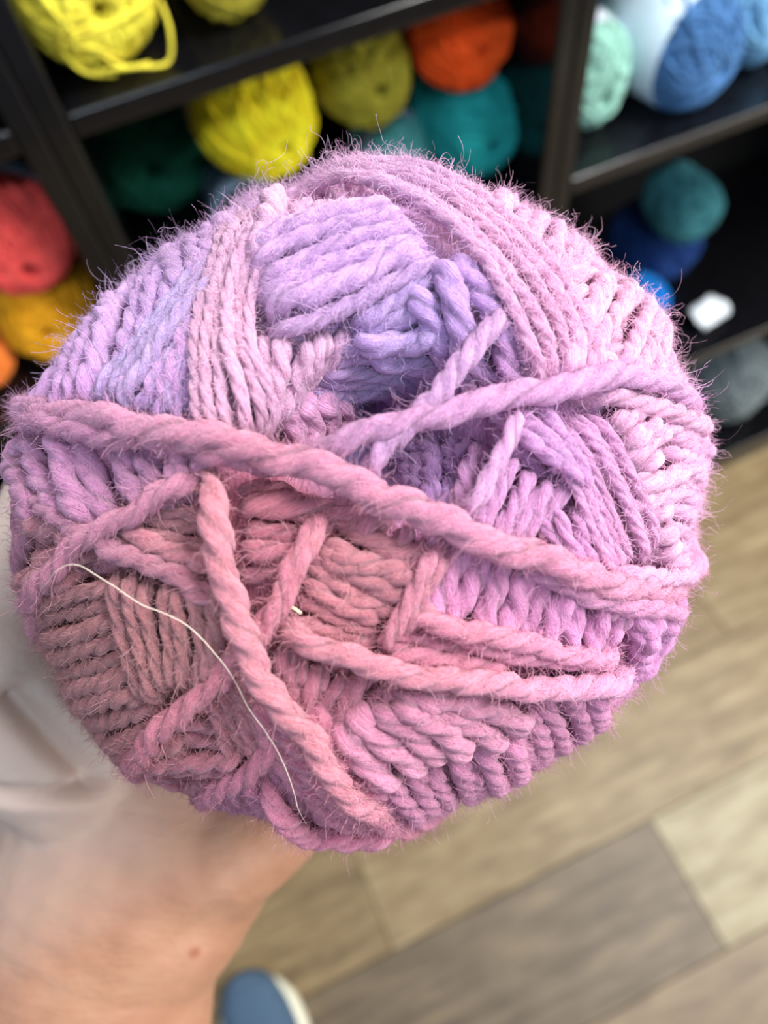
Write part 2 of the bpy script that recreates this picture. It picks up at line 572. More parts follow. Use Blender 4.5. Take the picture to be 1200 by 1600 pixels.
shelf_skein('yarn_skein', 1022, 490, 0.492, 38, (16, 128, 216), 'bright sky blue skein peeking past the pink rim in the lower right bay', 0.0, 0.0, None, 0.066, 0.438, 0.2, seed=22)
shelf_skein('yarn_skein', 1185, 622, 0.53, 66, (116, 126, 128), 'mottled grey skein on the bottom shelf at the right edge', 0.2, 0.0, None, 0.15, 0.071, 0.2, seed=23)

# crumpled paper tag beside the sky blue skein
yq = 0.5
for _ in range(30):
    yq += 0.5 * (at(1102, 492, yq)[2] - 0.448) / 1.3
pt = at(1102, 492, yq)
g = np.random.default_rng(5)
nx, ny = 9, 6
V = []
for iy in range(ny):
    for ix in range(nx):
        V.append((0.062 * (ix / (nx - 1) - 0.5) * (1 - 0.5 * abs(iy / (ny - 1) - 0.5)), 0.036 * (iy / (ny - 1) - 0.5), 0.004 + 0.006 * g.random() + 0.012 * abs(math.sin(ix * 0.9 + iy * 0.5))))
Fq = np.array([(iy * nx + ix, iy * nx + ix + 1, (iy + 1) * nx + ix + 1, (iy + 1) * nx + ix) for iy in range(ny - 1) for ix in range(nx - 1)])
tagp = mesh_obj('paper_label', V, Fq, M_PAPER, None, smooth=False)
tagp.location = (pt[0], pt[1] + 0.0, 0.436)
tagp.rotation_euler = (0.25, 0, 0.2)
tagp.location.z = 0.444
sm = tagp.modifiers.new('solid', 'SOLIDIFY')
sm.thickness = 0.0006
tag(tagp, 'crumpled white paper label beside the sky blue skein', 'label')

# ------------------------------------------------------------------ the pink skein in the hand
D0 = 0.150
W = 0.045
WB = 0.058
NP = 2.3
CX, CY = 562.0, 790.0
SK = CAM + ROT @ np.array([(CX - 600) / F * D0, -(CY - 800) / F * D0, -D0])
RM4 = Matrix([[*ROT[0], 0], [*ROT[1], 0], [*ROT[2], 0], [0, 0, 0, 1]])
skein = empty('pink_yarn_skein', SK, RM4)
tag(skein, 'large variegated pink and lilac yarn skein held in the hand', 'yarn')
CL = np.array([-(CX - 600) / F * D0, (CY - 800) / F * D0, D0])      # the camera in skein space

outline = [(1112, 690), (1113, 800), (1090, 900), (1050, 1010), (990, 1090), (930, 1160), (830, 1228), (700, 1288), (600, 1306),
           (500, 1303), (380, 1278), (300, 1252), (195, 1212), (130, 1150), (75, 1050), (38, 970), (14, 900), (4, 800), (12, 740),
           (28, 680), (36, 630), (64, 585), (112, 518), (172, 448), (250, 386), (330, 345), (400, 308), (500, 282), (590, 266),
           (700, 278), (800, 302), (895, 346), (958, 396), (1008, 462), (1058, 542), (1094, 620)]
oa = np.array([(math.atan2(-(y - CY), x - CX), math.hypot(x - CX, y - CY)) for x, y in outline])
oa = oa[np.argsort(oa[:, 0])]
ws = np.linspace(0, W * 0.98, 200)
kmax = np.max((1 - (ws / W) ** NP) ** (1 / NP) / (D0 - ws))
SH = 0.0046


def Rth(a):
    r = np.interp(a, np.concatenate([oa[:, 0] - 2 * math.pi, oa[:, 0], oa[:, 0] + 2 * math.pi]), np.tile(oa[:, 1], 3))
    return r / (F * kmax) - SH


HU, HV = (612 - CX) / F * 0.113, -(668 - CY) / F * 0.113


def holefn(u, v):
    q = ((u - HU) / 0.0150) ** 2 + ((v - HV - 0.15 * (u - HU)) / 0.0118) ** 2
    return 0.024 * np.exp(-q ** 1.6)


def height(u, v, hole=True):
    r = np.hypot(u, v)
    q = np.clip(r / Rth(np.arctan2(v, u)), 0, 0.9995)
    h = W * (1 - q ** NP) ** (1 / NP)
    return h - holefn(u, v) if hole else h


def normal(u, v, hole=True):
    e = 2.5e-4
    gx = (height(u + e, v, hole) - height(u - e, v, hole)) / (2 * e)
    gy = (height(u, v + e, hole) - height(u, v - e, hole)) / (2 * e)
    n = np.stack([-gx, -gy, np.ones_like(gx)], -1)
    return n / np.linalg.norm(n, axis=-1)[..., None]


def hit(pix, hole=True):
    """points of the skein's surface (skein space) seen at photograph pixels"""
    pix = np.atleast_2d(np.asarray(pix, dtype=float))
    d = np.stack([(pix[:, 0] - 600) / F, -(pix[:, 1] - 800) / F, -np.ones(len(pix))], -1)
    wz = np.linspace(W + 0.002, 0.0, 260)
    t = (CL[2] - wz)
    P = CL[None, None] + d[:, None, :] * t[None, :, None]
    u, v, z = P[..., 0], P[..., 1], P[..., 2]
    h = height(u, v, hole)
    r = np.hypot(u, v)
    Rr = Rth(np.arctan2(v, u))
    ins = (z <= h) & (r < Rr * 0.999)
    out = np.zeros((len(pix), 3))
    for i in range(len(pix)):
        k = np.argmax(ins[i])
        if ins[i].any():
            out[i] = P[i, k]
        else:
            pr = (1 - np.clip(wz / W, 0, 1) ** NP) ** (1 / NP)
            gap = r[i] - Rr[i] * pr
            k = np.argmin(gap)
            s = Rr[i, k] * pr[k] / r[i, k]
            out[i] = [u[i, k] * s, v[i, k] * s, z[i, k]]
    return out


# wound core: closed body under the strands
nth, nr = 180, 90
th = np.linspace(-math.pi, math.pi, nth, endpoint=False)
rows = []
Rt = Rth(th) - 0.0012
for q in np.linspace(0.004, 0.985, nr):
    s = math.sin(q * math.pi / 2) ** 1.0
    u, v = s * Rt * np.cos(th), s * Rt * np.sin(th)
    rows.append(np.stack([u, v, W * (1 - s ** NP) ** (1 / NP) - holefn(u, v) - 0.0012], -1))
for wz in np.linspace(0, 1, 16)[1:]:
    zz = -WB * wz
    s = (1 - wz ** 5) ** (1 / 5) if wz < 1 else 0.02
    rows.append(np.stack([s * Rt * np.cos(th), s * Rt * np.sin(th), np.full(nth, zz)], -1))
V = np.vstack(rows)
m = len(rows)
i = np.arange(m - 1)[:, None] * nth
j = np.arange(nth)[None, :]
k = (j + 1) % nth
Q = np.stack([i + j, i + nth + j, i + nth + k, i + k], -1).reshape(-1, 4)
M_STRAND = strand_material()
M_FUZZ = fuzz_material()

LILAC = (214, 176, 224); LILACB = (194, 170, 226); PINK = (244, 182, 218); PALE = (242, 184, 216)
MAGP = (244, 182, 224); ROSE = (206, 130, 150); SALMON = (206, 128, 138); DUSTY_SHADE = (174, 108, 110)  # last tone: rose yarn darkened to stand in for lower-left shadow
MAUVE = (206, 134, 172); DMAUVE = (186, 112, 144)

# dye of the wound yarn over the skein, with body shadow painted into the lower left
DYE_SHADE = [((150, 520), LILAC), ((280, 500), LILACB), ((400, 330), LILAC), ((560, 290), PINK), ((520, 440), (208, 158, 226)), ((370, 560), PALE),
       ((620, 570), LILACB), ((560, 680), (146, 124, 184)), ((700, 740), (176, 128, 196)), ((780, 360), PINK), ((950, 500), PINK), ((1050, 760), MAGP),
       ((820, 700), (222, 156, 214)), ((900, 960), (224, 146, 200)), ((150, 720), (190, 130, 180)), ((40, 850), (186, 116, 146)),
       ((440, 800), (202, 116, 134)), ((560, 900), SALMON), ((150, 1000), DUSTY_SHADE), ((300, 980), DUSTY_SHADE), ((450, 1070), (198, 120, 140)),
       ((650, 1120), (204, 128, 158)), ((800, 1180), MAUVE), ((980, 1050), (220, 140, 200)), ((420, 1270), DMAUVE), ((250, 1180), (182, 106, 118)),
       ((700, 960), (220, 132, 164)), ((600, 1250), (196, 112, 150)), ((640, 320), (222, 160, 218))]
DP = np.array([d[0] for d in DYE_SHADE], float)
DC = np.array([lin(d[1]) for d in DYE_SHADE])


def dye_shade_at(P):
    """dye colour at skein-space points (position in the ball), painted shade included"""
    P = np.atleast_2d(P)
    x = CX + P[:, 0] * 1e4 * 0.93
    y = CY - P[:, 1] * 1e4 * 0.93
    d2 = (x[:, None] - DP[None, :, 0]) ** 2 + (y[:, None] - DP[None, :, 1]) ** 2
    wgt = 1.0 / (d2 + 900.0) ** 1.5
    return (wgt @ DC) / wgt.sum(1)[:, None]


mesh_obj('yarn_core', V, Q, M_STRAND, skein, colors=dye_shade_at(V) * 0.92, uvs=V * 3)

FZ = []            # (points, normals, tangents, colours) for the fibres
sid = [0]


def lay(pix, rad_px, layer, color=None, bridge=False, sink=(1, 1), wrap=(0, 0), keep=None, name='yarn_strand', pitch=6.2, dense=1.0, wob=1.0):
    """one strand of yarn along photograph pixels, lying on the skein at a layer"""
    sid[0] += 1
    g = np.random.default_rng(1000 + sid[0])
    pts = catmull(np.asarray(pix, float), 14)
    S = hit(pts, not bridge)
    nrm = normal(S[:, 0], S[:, 1], not bridge)
    dep = CL[2] - S[:, 2]
    rad = rad_px * dep.mean() / F
    n = len(S)
    t = np.linspace(0, 1, n)
    off = np.full(n, rad * 0.45 + layer * 0.0020)
    e = 0.16
    if sink[0]: off -= (1 - np.clip(t / e, 0, 1)) ** 2 * (rad * 1.9 + np.clip(layer, 0, 9) * 0.0016) * sink[0]
    if sink[1]: off -= (1 - np.clip((1 - t) / e, 0, 1)) ** 2 * (rad * 1.9 + np.clip(layer, 0, 9) * 0.0016) * sink[1]
    # wandering of a hand-soft strand
    f1, f2 = g.uniform(0, 6.28, 2)
    tan = np.gradient(S, axis=0)
    tan /= np.linalg.norm(tan, axis=1)[:, None] + 1e-9
    side = np.cross(nrm, tan)
    wo = rad * 0.16 * wob * (np.sin(np.arange(n) * 0.55 + f1) + 0.6 * np.sin(np.arange(n) * 1.3 + f2))
    for fl_, tt_ in ((wrap[0], t), (wrap[1], 1 - t)):
        if fl_:
            kq = np.clip(tt_ / 0.22, 0, 1)
            kq = kq * kq * (3 - 2 * kq)
            off = rad * 0.35 * (1 - kq) + off * kq
    P = S + nrm * off[:, None] + side * wo[:, None]
    # carry the strand on over the shoulder and down the side
    def tail(P, S, back):
        p, q = P[-1], P[-3]
        a = math.atan2(p[1], p[0])
        rr = math.hypot(p[0], p[1])
        d = p - q
        d /= np.linalg.norm(d)
        da = (d[1] * math.cos(a) - d[0] * math.sin(a)) / max(rr, 1e-4)
        ext = []
        z = p[2]
        for kx in range(1, 9):
            z -= 0.0055
            a += np.clip(da, -12, 12) * 0.0055 * 0.7
            wz = max(z, 0) / W
            pr = (1 - wz ** NP) ** (1 / NP)
            if z < 0:
                pr = (1 - min(-z / WB, 0.99) ** 5) ** 0.2
            bl = min(1, kx / 3)
            r2 = Rth(a) * pr + rad * 0.5 + layer * 0.0014 * (1 - kx / 9)
            r2 = r2 * bl + max(rr, r2) * (1 - bl)
            ext.append([r2 * math.cos(a), r2 * math.sin(a), z])
        return np.vstack([P, ext])
    if wrap[1]: P = tail(P, S, 0)
    if wrap[0]: P = tail(P[::-1], S[::-1], 0)[::-1]
    P = catmull(P, 0.00056)
    tl = np.linspace(0, 1, len(P)) * len(P) * 0.00056
    te = np.ones(len(P))
    if sink[0]: te *= 0.45 + 0.55 * np.clip(tl / (rad * 2.5), 0, 1)
    if sink[1]: te *= 0.45 + 0.55 * np.clip((tl[-1] - tl) / (rad * 2.5), 0, 1)
    V, Q, uv, fr = tube(P, rad * te * (1 + 0.05 * np.sin(np.arange(len(P)) * 0.06 + f1)), 18, 3, (0.006 + rad * 4.0) * g.uniform(0.85, 1.2), g.uniform(0, 6.28), 0.045, sid[0])
    base = dye_shade_at(P)
    if color is not None:
        cc = [lin(c) for c in (color if isinstance(color, list) else [color])]
        if len(cc) == 1:
            tgt = np.broadcast_to(cc[0], P.shape)
        else:
            tq = np.linspace(0, len(cc) - 1, len(P))
            tgt = np.stack([np.interp(tq, np.arange(len(cc)), [c[k2] for c in cc]) for k2 in range(3)], -1)
        base = 0.3 * base + 0.7 * tgt
    lum = base @ np.array([0.3, 0.55, 0.15])
    base = base * 0.93 + 0.07 * lum[:, None]
    base = base * g.uniform(0.93, 1.07)
    Cv = np.repeat(base, 18, axis=0)
    mesh_obj(name, V, Q, M_STRAND, skein, colors=Cv, uvs=uv)
    T, N_, B_ = fr
    FZ.append((P, rad, T, N_, B_, base, dense))
    return P


def guides(A, B, n, layer, color=None, fill=1.42, rmax=24, **kw):
    """n strands between a first and a last strand"""
    A = catmull(np.asarray(A, float), 6); B = catmull(np.asarray(B, float), 6)

    def res(X, m=9):
        s = np.concatenate([[0], np.cumsum(np.linalg.norm(np.diff(X, axis=0), axis=1))])
        q = np.linspace(0, s[-1], m)
        return np.stack([np.interp(q, s, X[:, 0]), np.interp(q, s, X[:, 1])], -1)
    A, B = res(A), res(B)
    gap = np.linalg.norm(B - A, axis=1).mean() / max(n - 1, 1)
    rad = min(rmax, gap * 0.5 * fill)
    g = np.random.default_rng(500 + sid[0])
    for i in range(n):
        t = i / max(n - 1, 1)
        X = A * (1 - t) + B * t + g.normal(0, gap * 0.10, (1, 2)) + np.linspace(-1, 1, len(A))[:, None] * g.normal(0, gap * 0.16, (1, 2))
        lay(X, rad * g.uniform(0.86, 1.16), layer + g.uniform(-0.45, 0.45), color, **kw)


def rungs(R1, R2, n, layer, color=None, fill=1.42, bow=0.0, rmax=24, mid=None, **kw):
    """n strands from rail R1 to rail R2"""
    def res(X, m):
        X = catmull(np.asarray(X, float), 5)
        s = np.concatenate([[0], np.cumsum(np.linalg.norm(np.diff(X, axis=0), axis=1))])
        q = np.linspace(0, s[-1], m)
        return np.stack([np.interp(q, s, X[:, 0]), np.interp(q, s, X[:, 1])], -1)
    A, B = res(R1, n), res(R2, n)
    g1 = np.linalg.norm(np.diff(A, axis=0), axis=1).mean()
    g2 = np.linalg.norm(np.diff(B, axis=0), axis=1).mean()
    d = (B - A) / (np.linalg.norm(B - A, axis=1)[:, None] + 1e-6)
    al = (A[1:] - A[:-1]).mean(0)
    al /= np.linalg.norm(al)
    cr = abs(d[:, 0] * al[1] - d[:, 1] * al[0]).mean()
    rad = min(rmax, 0.5 * (g1 + g2) / 2 * max(cr, 0.45) * fill)
    g = np.random.default_rng(900 + sid[0])
    for i in range(n):
        perp = np.array([-d[i][1], d[i][0]])
        L = np.linalg.norm(B[i] - A[i])
        X = [A[i], A[i] * 0.5 + B[i] * 0.5 + perp * L * bow, B[i]] + g.normal(0, rad * 0.18, (1, 2)) + np.array([[-1], [0], [1]]) * g.normal(0, rad * 0.3, (1, 2))
        lay(X, rad * g.uniform(0.86, 1.16), layer + g.uniform(-0.4, 0.4), color, **kw)


WR = dict(wrap=(0, 1), sink=(1, 0))
# --- upper left, lilac side of the ball
rungs([(40, 660), (110, 655), (165, 655), (215, 655), (260, 660)], [(75, 575), (140, 500), (210, 440), (285, 400), (345, 380)], 9, 0.0, [(204, 150, 214), LILAC], rmax=19, wrap=(0, 1), sink=(1, 0))
guides([(150, 645), (205, 575), (265, 500), (345, 405)], [(255, 655), (290, 580), (325, 520), (350, 470)], 5, 0.9, LILACB)
guides([(220, 655), (265, 600), (325, 545)], [(325, 705), (325, 630), (335, 560)], 5, 0.2, (186, 148, 220))
rungs([(285, 470), (310, 445), (335, 420), (365, 390), (395, 360)], [(255, 388), (290, 368), (330, 346), (370, 325), (405, 308)], 5, 0.2, (206, 158, 214), **WR)
# --- pink bundle left of the hollow
guides([(385, 318), (350, 420), (328, 500), (318, 590), (328, 700)], [(478, 300), (440, 395), (404, 470), (400, 560), (412, 620), (404, 705)], 6, 1.5, PALE, fill=1.35, wrap=(1, 0), sink=(0, 1))
# --- outer top rim
rungs([(455, 330), (520, 312), (600, 300), (690, 325), (770, 375), (830, 420), (880, 450)], [(425, 300), (520, 277), (610, 263), (700, 276), (800, 302), (880, 340), (930, 375)], 19, 0.4, [(232, 176, 220), PINK], rmax=17, **WR)
# --- upper right rim
rungs([(860, 400), (920, 425), (985, 490), (975, 560), (960, 610)], [(930, 375), (985, 430), (1050, 525), (1085, 600), (1108, 650)], 12, 0.3, PINK, rmax=17, **WR)
guides([(845, 385), (828, 440), (815, 500), (830, 560)], [(885, 395), (858, 440), (840, 500), (850, 560)], 3, 0.9, PINK)
rungs([(832, 435), (838, 470), (845, 510), (862, 545)], [(915, 445), (908, 485), (898, 520), (885, 555)], 5, 0.5, PALE, bow=0.1)
guides([(925, 440), (905, 505), (880, 560), (868, 610)], [(950, 450), (930, 510), (905, 565), (895, 615)], 2, 1.3, PINK)
rungs([(930, 470), (918, 505), (905, 540), (895, 570)], [(985, 480), (972, 515), (955, 550), (938, 585)], 5, 0.7, PALE, bow=0.12)
guides([(990, 465), (968, 535), (940, 605)], [(1020, 500), (1000, 560), (975, 615)], 3, 1.2, PINK)
# --- smooth band sweeping over the top to the right
guides([(410, 306), (560, 296), (680, 322), (790, 398), (870, 500), (905, 600)], [(430, 330), (560, 332), (660, 372), (745, 450), (805, 540), (850, 625)], 5, 2.3, [(222, 178, 226), (228, 182, 226), (232, 186, 226), PINK], fill=1.6, rmax=26, wrap=(1, 0), sink=(0, 1), dense=2.2)
# --- lilac bundle across the top of the hollow
guides([(400, 440), (460, 408), (540, 378), (625, 362)], [(420, 525), (500, 503), (590, 468), (695, 428)], 6, 1.9, [(218, 172, 222), (210, 168, 228)], fill=1.85, rmax=27, dense=1.8)
guides([(450, 345), (440, 380), (415, 420)], [(560, 352), (540, 370), (500, 395)], 4, 1.2, PALE)
# --- hollow, upper wall
guides([(545, 500), (620, 468), (700, 440)], [(560, 530), (630, 545), (705, 560)], 4, 0.9, [(196, 150, 220), LILACB], fill=1.55)
guides([(640, 450), (690, 510), (730, 560)], [(700, 425), (745, 490), (790, 560)], 3, 1.4, (200, 160, 230), fill=1.5)
guides([(500, 545), (570, 525), (650, 550), (705, 590)], [(470, 600), (540, 602), (600, 600), (655, 645)], 5, 0.6, [(206, 152, 214), LILACB, (168, 136, 212)], fill=1.5)
guides([(420, 520), (412, 600), (402, 690)], [(545, 520), (480, 580), (430, 620)], 5, 0.8, PALE, fill=1.5)
guides([(425, 620), (438, 660), (440, 710)], [(515, 600), (518, 650), (500, 695)], 4, 0.5, (236, 162, 202), fill=1.5)
guides([(530, 605), (520, 660), (505, 705)], [(575, 620), (560, 670), (545, 725)], 3, 0.1, (160, 142, 200), fill=1.5)
guides([(630, 690), (645, 740), (640, 790)], [(740, 690), (730, 760), (715, 820)], 5, 0.0, (176, 128, 192), fill=1.5)
# --- right of the hollow
guides([(735, 560), (765, 610), (790, 650)], [(805, 500), (845, 565), (880, 620)], 5, 0.9, [(206, 152, 216), (214, 160, 220)])
guides([(790, 655), (835, 710), (870, 745)], [(830, 640), (875, 710), (900, 770)], 3, 1.3, (218, 160, 218))
guides([(770, 700), (735, 760), (705, 825)], [(875, 755), (835, 815), (790, 870)], 6, 0.7, [(214, 152, 206), (228, 158, 206)])
guides([(835, 800), (860, 850), (890, 900)], [(880, 790), (895, 850), (925, 900)], 3, 0.9, (224, 156, 212))
guides([(905, 650), (955, 725), (988, 800), (1005, 865)], [(835, 665), (880, 770), (915, 850), (945, 915)], 7, 1.1, [(230, 164, 218), MAGP])
rungs([(945, 670), (965, 735), (985, 800), (1000, 870)], [(990, 640), (1035, 695), (1052, 765), (1045, 840)], 9, 0.7, PINK)
rungs([(1000, 655), (1035, 705), (1050, 770), (1035, 840), (1015, 890)], [(1108, 705), (1113, 770), (1110, 820), (1100, 870), (1088, 905)], 11, 0.3, MAGP, rmax=17, **WR)
# --- below the long dividing strand, right
rungs([(690, 830), (780, 872), (860, 905), (940, 930), (1000, 940)], [(640, 965), (755, 990), (840, 1010), (915, 1015), (975, 1010)], 11, 0.2, [(216, 142, 190), (222, 150, 204)], fill=1.4)
rungs([(985, 930), (1030, 925), (1085, 925)], [(985, 1060), (1010, 1065), (1045, 1010)], 4, 0.6, (226, 152, 210), **WR)
rungs([(545, 1190), (640, 1185), (735, 1165), (785, 1125), (840, 1065), (915, 1055), (985, 1045)], [(600, 1302), (670, 1292), (745, 1262), (805, 1236), (865, 1202), (935, 1150), (995, 1085)], 17, 0.2, [(206, 128, 168), MAUVE], rmax=19, **WR)
guides([(650, 1065), (735, 1082), (812, 1125)], [(540, 1100), (580, 1160), (625, 1195)], 6, 1.0, [(206, 130, 158), (212, 142, 174)])
rungs([(440, 1010), (500, 1040), (580, 1050), (650, 1060)], [(430, 1090), (460, 1130), (500, 1160), (540, 1190)], 7, 0.1, (198, 118, 140))
guides([(600, 975), (700, 1000), (800, 1022)], [(590, 1005), (690, 1022), (790, 1034)], 2, 0.5, (210, 124, 150))
# --- centre, below the dividing strand
guides([(375, 760), (480, 785), (600, 820)], [(370, 880), (430, 885), (500, 900)], 5, 0.0, (202, 116, 134))
guides([(530, 820), (610, 860), (700, 880)], [(480, 890), (560, 930), (640, 955)], 4, 0.5, SALMON)
guides([(470, 905), (540, 945), (600, 970)], [(430, 985), (510, 1000), (590, 1020)], 4, 0.4, (206, 122, 134))
rungs([(560, 780), (620, 815), (680, 840)], [(530, 830), (590, 860), (650, 890)], 4, 0.6, (206, 122, 146))
# --- left, below the dividing strand
rungs([(30, 690), (90, 672), (170, 675), (250, 690), (325, 715)], [(85, 800), (165, 830), (225, 815), (285, 785), (335, 750)], 8, 0.5, [(196, 140, 190), (190, 122, 160)], bow=0.06)
guides([(12, 730), (8, 840), (32, 940), (66, 1010)], [(70, 770), (52, 850), (44, 930), (64, 985)], 3, 0.3, (190, 122, 154), wrap=(0, 0), sink=(0, 1))
rungs([(50, 820), (58, 860), (50, 900)], [(150, 835), (150, 870), (120, 900)], 3, 0.2, DUSTY_SHADE)
guides([(180, 840), (250, 850), (330, 870)], [(190, 790), (260, 800), (335, 800)], 4, 0.1, DUSTY_SHADE)
rungs([(185, 905), (200, 975), (225, 1040), (262, 1105), (310, 1160)], [(62, 945), (52, 1005), (82, 1075), (120, 1140), (185, 1205)], 11, 0.2, (174, 110, 110), rmax=16, **WR)  # rose tone with the lower-left shadow painted in
guides([(188, 885), (212, 990), (245, 1095)], [(345, 905), (350, 1000), (330, 1060)], 7, 0.9, (180, 116, 118))
# --- bottom left
guides([(330, 1075), (350, 1130), (375, 1180)], [(375, 1035), (405, 1105), (430, 1175)], 4, 0.6, (192, 118, 128))
guides([(255, 1125), (330, 1125), (400, 1135)], [(205, 1215), (300, 1215), (380, 1200)], 5, 0.2, (192, 114, 130))
rungs([(300, 1215), (370, 1190), (430, 1180), (480, 1210)], [(330, 1262), (395, 1284), (460, 1300), (530, 1304)], 7, 0.1, (186, 108, 146), **WR)
guides([(400, 1060), (450, 1165), (520, 1255), (590, 1300)], [(470, 1090), (525, 1170), (580, 1240), (625, 1285)], 3, 0.7, (206, 120, 150))

# --- single strands lying loose on top
lay([(1118, 672), (1062, 640), (985, 614), (900, 612), (800, 632), (700, 652), (610, 678), (530, 700), (455, 722)], 21, 2.2, [PINK, PINK, (222, 164, 220), (224, 162, 212), (224, 150, 186)], bridge=True, sink=(0, 1), wrap=(1, 0), dense=1.5)
lay([(1114, 700), (1050, 668), (980, 640), (895, 628)], 17, 1.3, PINK, sink=(0, 1), wrap=(1, 0))
lay([(785, 488), (745, 545), (700, 600), (650, 655), (600, 712), (555, 765)], 19, 2.0, [(222, 168, 224), (226, 172, 222), (224, 160, 206)], bridge=True, dense=1.5)
lay([(800, 655), (770, 705), (745, 750), (712, 805)], 16, 2.4, [(224, 170, 222), PALE], bridge=True, dense=1.5)
lay([(18, 628), (80, 648), (180, 670), (300, 690), (430, 715), (560, 760), (690, 818), (800, 860), (905, 893), (1000, 915), (1096, 920)], 25, 2.4, [(196, 142, 196), (208, 136, 176), (218, 136, 156), (226, 144, 172), (232, 158, 208)], bridge=True, sink=(0, 0), wrap=(1, 1), dense=1.6)
lay([(24, 655), (100, 672), (200, 688), (320, 705), (440, 735)], 20, 1.9, [(196, 138, 190), (208, 126, 160)], bridge=True, sink=(0, 1), wrap=(1, 0), dense=1.5)
lay([(790, 872), (880, 912), (970, 938), (1040, 945), (1094, 938)], 17, 1.5, [(226, 150, 190), (232, 158, 208)], sink=(1, 0), wrap=(0, 1))
lay([(930, 890), (990, 895), (1050, 890), (1098, 898)], 15, 1.4, PINK, sink=(1, 0), wrap=(0, 1))
lay([(615, 940), (690, 962), (780, 985), (870, 1002), (958, 1018)], 19, 1.6, [(226, 138, 156), (228, 150, 188)], dense=1.4)
lay([(700, 985), (790, 1008), (880, 1022), (955, 1028)], 15, 1.2, [(222, 136, 164), (226, 150, 190)])
lay([(425, 958), (500, 990), (590, 1018), (690, 1036), (800, 1044), (900, 1046), (985, 1040)], 21, 2.2, [(214, 132, 144), (222, 142, 158), (230, 154, 188), PINK], dense=1.5)
lay([(525, 805), (480, 862), (445, 925), (405, 990), (345, 1048), (285, 1100), (232, 1160), (186, 1216)], 21, 1.5, [(222, 134, 154), (214, 124, 146), (206, 116, 142), (208, 118, 146)], sink=(1, 0), wrap=(0, 1), dense=1.5)
lay([(500, 830), (465, 880), (438, 940), (420, 980)], 15, 1.9, (222, 136, 152))
lay([(672, 855), (645, 905), (620, 955), (598, 1005)], 15, 1.8, [(222, 142, 164), (218, 132, 150)])
lay([(690, 862), (660, 910), (640, 950), (622, 985)], 13, 1.6, [(222, 142, 164), (218, 132, 150)])
lay([(330, 742), (255, 788), (180, 830), (105, 895), (42, 962)], 20, 1.5, [(206, 130, 160), (202, 124, 146)], sink=(1, 0), wrap=(0, 1), dense=1.4)
lay([(52, 758), (130, 818), (220, 862), (310, 905), (392, 962)], 19, 1.1, [(198, 130, 170), (206, 126, 142)], dense=1.4)
lay([(205, 832), (265, 850), (335, 878), (360, 890)], 17, 0.9, (208, 126, 136))
lay([(332, 735), (355, 800), (375, 880), (392, 955), (425, 1025), (490, 1110), (555, 1200), (618, 1290)], 23, 2.7, [(224, 146, 160), (222, 142, 154), (214, 128, 148), (212, 122, 152)], bridge=True, sink=(0.5, 0), wrap=(0, 1), dense=1.6)
lay([(445, 1135), (400, 1178), (345, 1215), (295, 1240)], 18, 1.2, (206, 118, 146))
lay([(420, 1195), (455, 1238), (510, 1280), (570, 1302), (640, 1298)], 18, 1.9, (220, 130, 160), sink=(1, 0), wrap=(0, 1), dense=1.4)

# --- hidden sides of the ball: slanted windings all the way round
parts, cols, uvl = [], [], []
kv = 0
for s in range(120):
    a0 = 2 * math.pi * s / 120
    d = 0.35 if (s // 6) % 2 else -0.35
    zz = np.linspace(0.012, -WB * 0.93, 26)
    a = a0 + d * np.linspace(0, 1, 26)
    a = (a + math.pi) % (2 * math.pi) - math.pi
    pr = np.where(zz > 0, (1 - (np.maximum(zz, 0) / W) ** NP) ** (1 / NP), (1 - (np.maximum(-zz, 0) / WB) ** 5) ** 0.2)
    r = Rth(a) * pr - 0.0006
    P = catmull(np.stack([r * np.cos(a), r * np.sin(a), zz], -1), 0.001)
    V, Q, uv, _ = tube(P, 0.0019, 12, 3, 0.012, s * 1.7, 0, s)
    parts.append((V, Q)); cols.append(dye_shade_at(V)); uvl.append(uv)
V, Q = merge(parts)
mesh_obj('side_windings', V, Q, M_STRAND, skein, colors=np.vstack(cols), uvs=np.vstack(uvl))['kind'] = 'stuff'


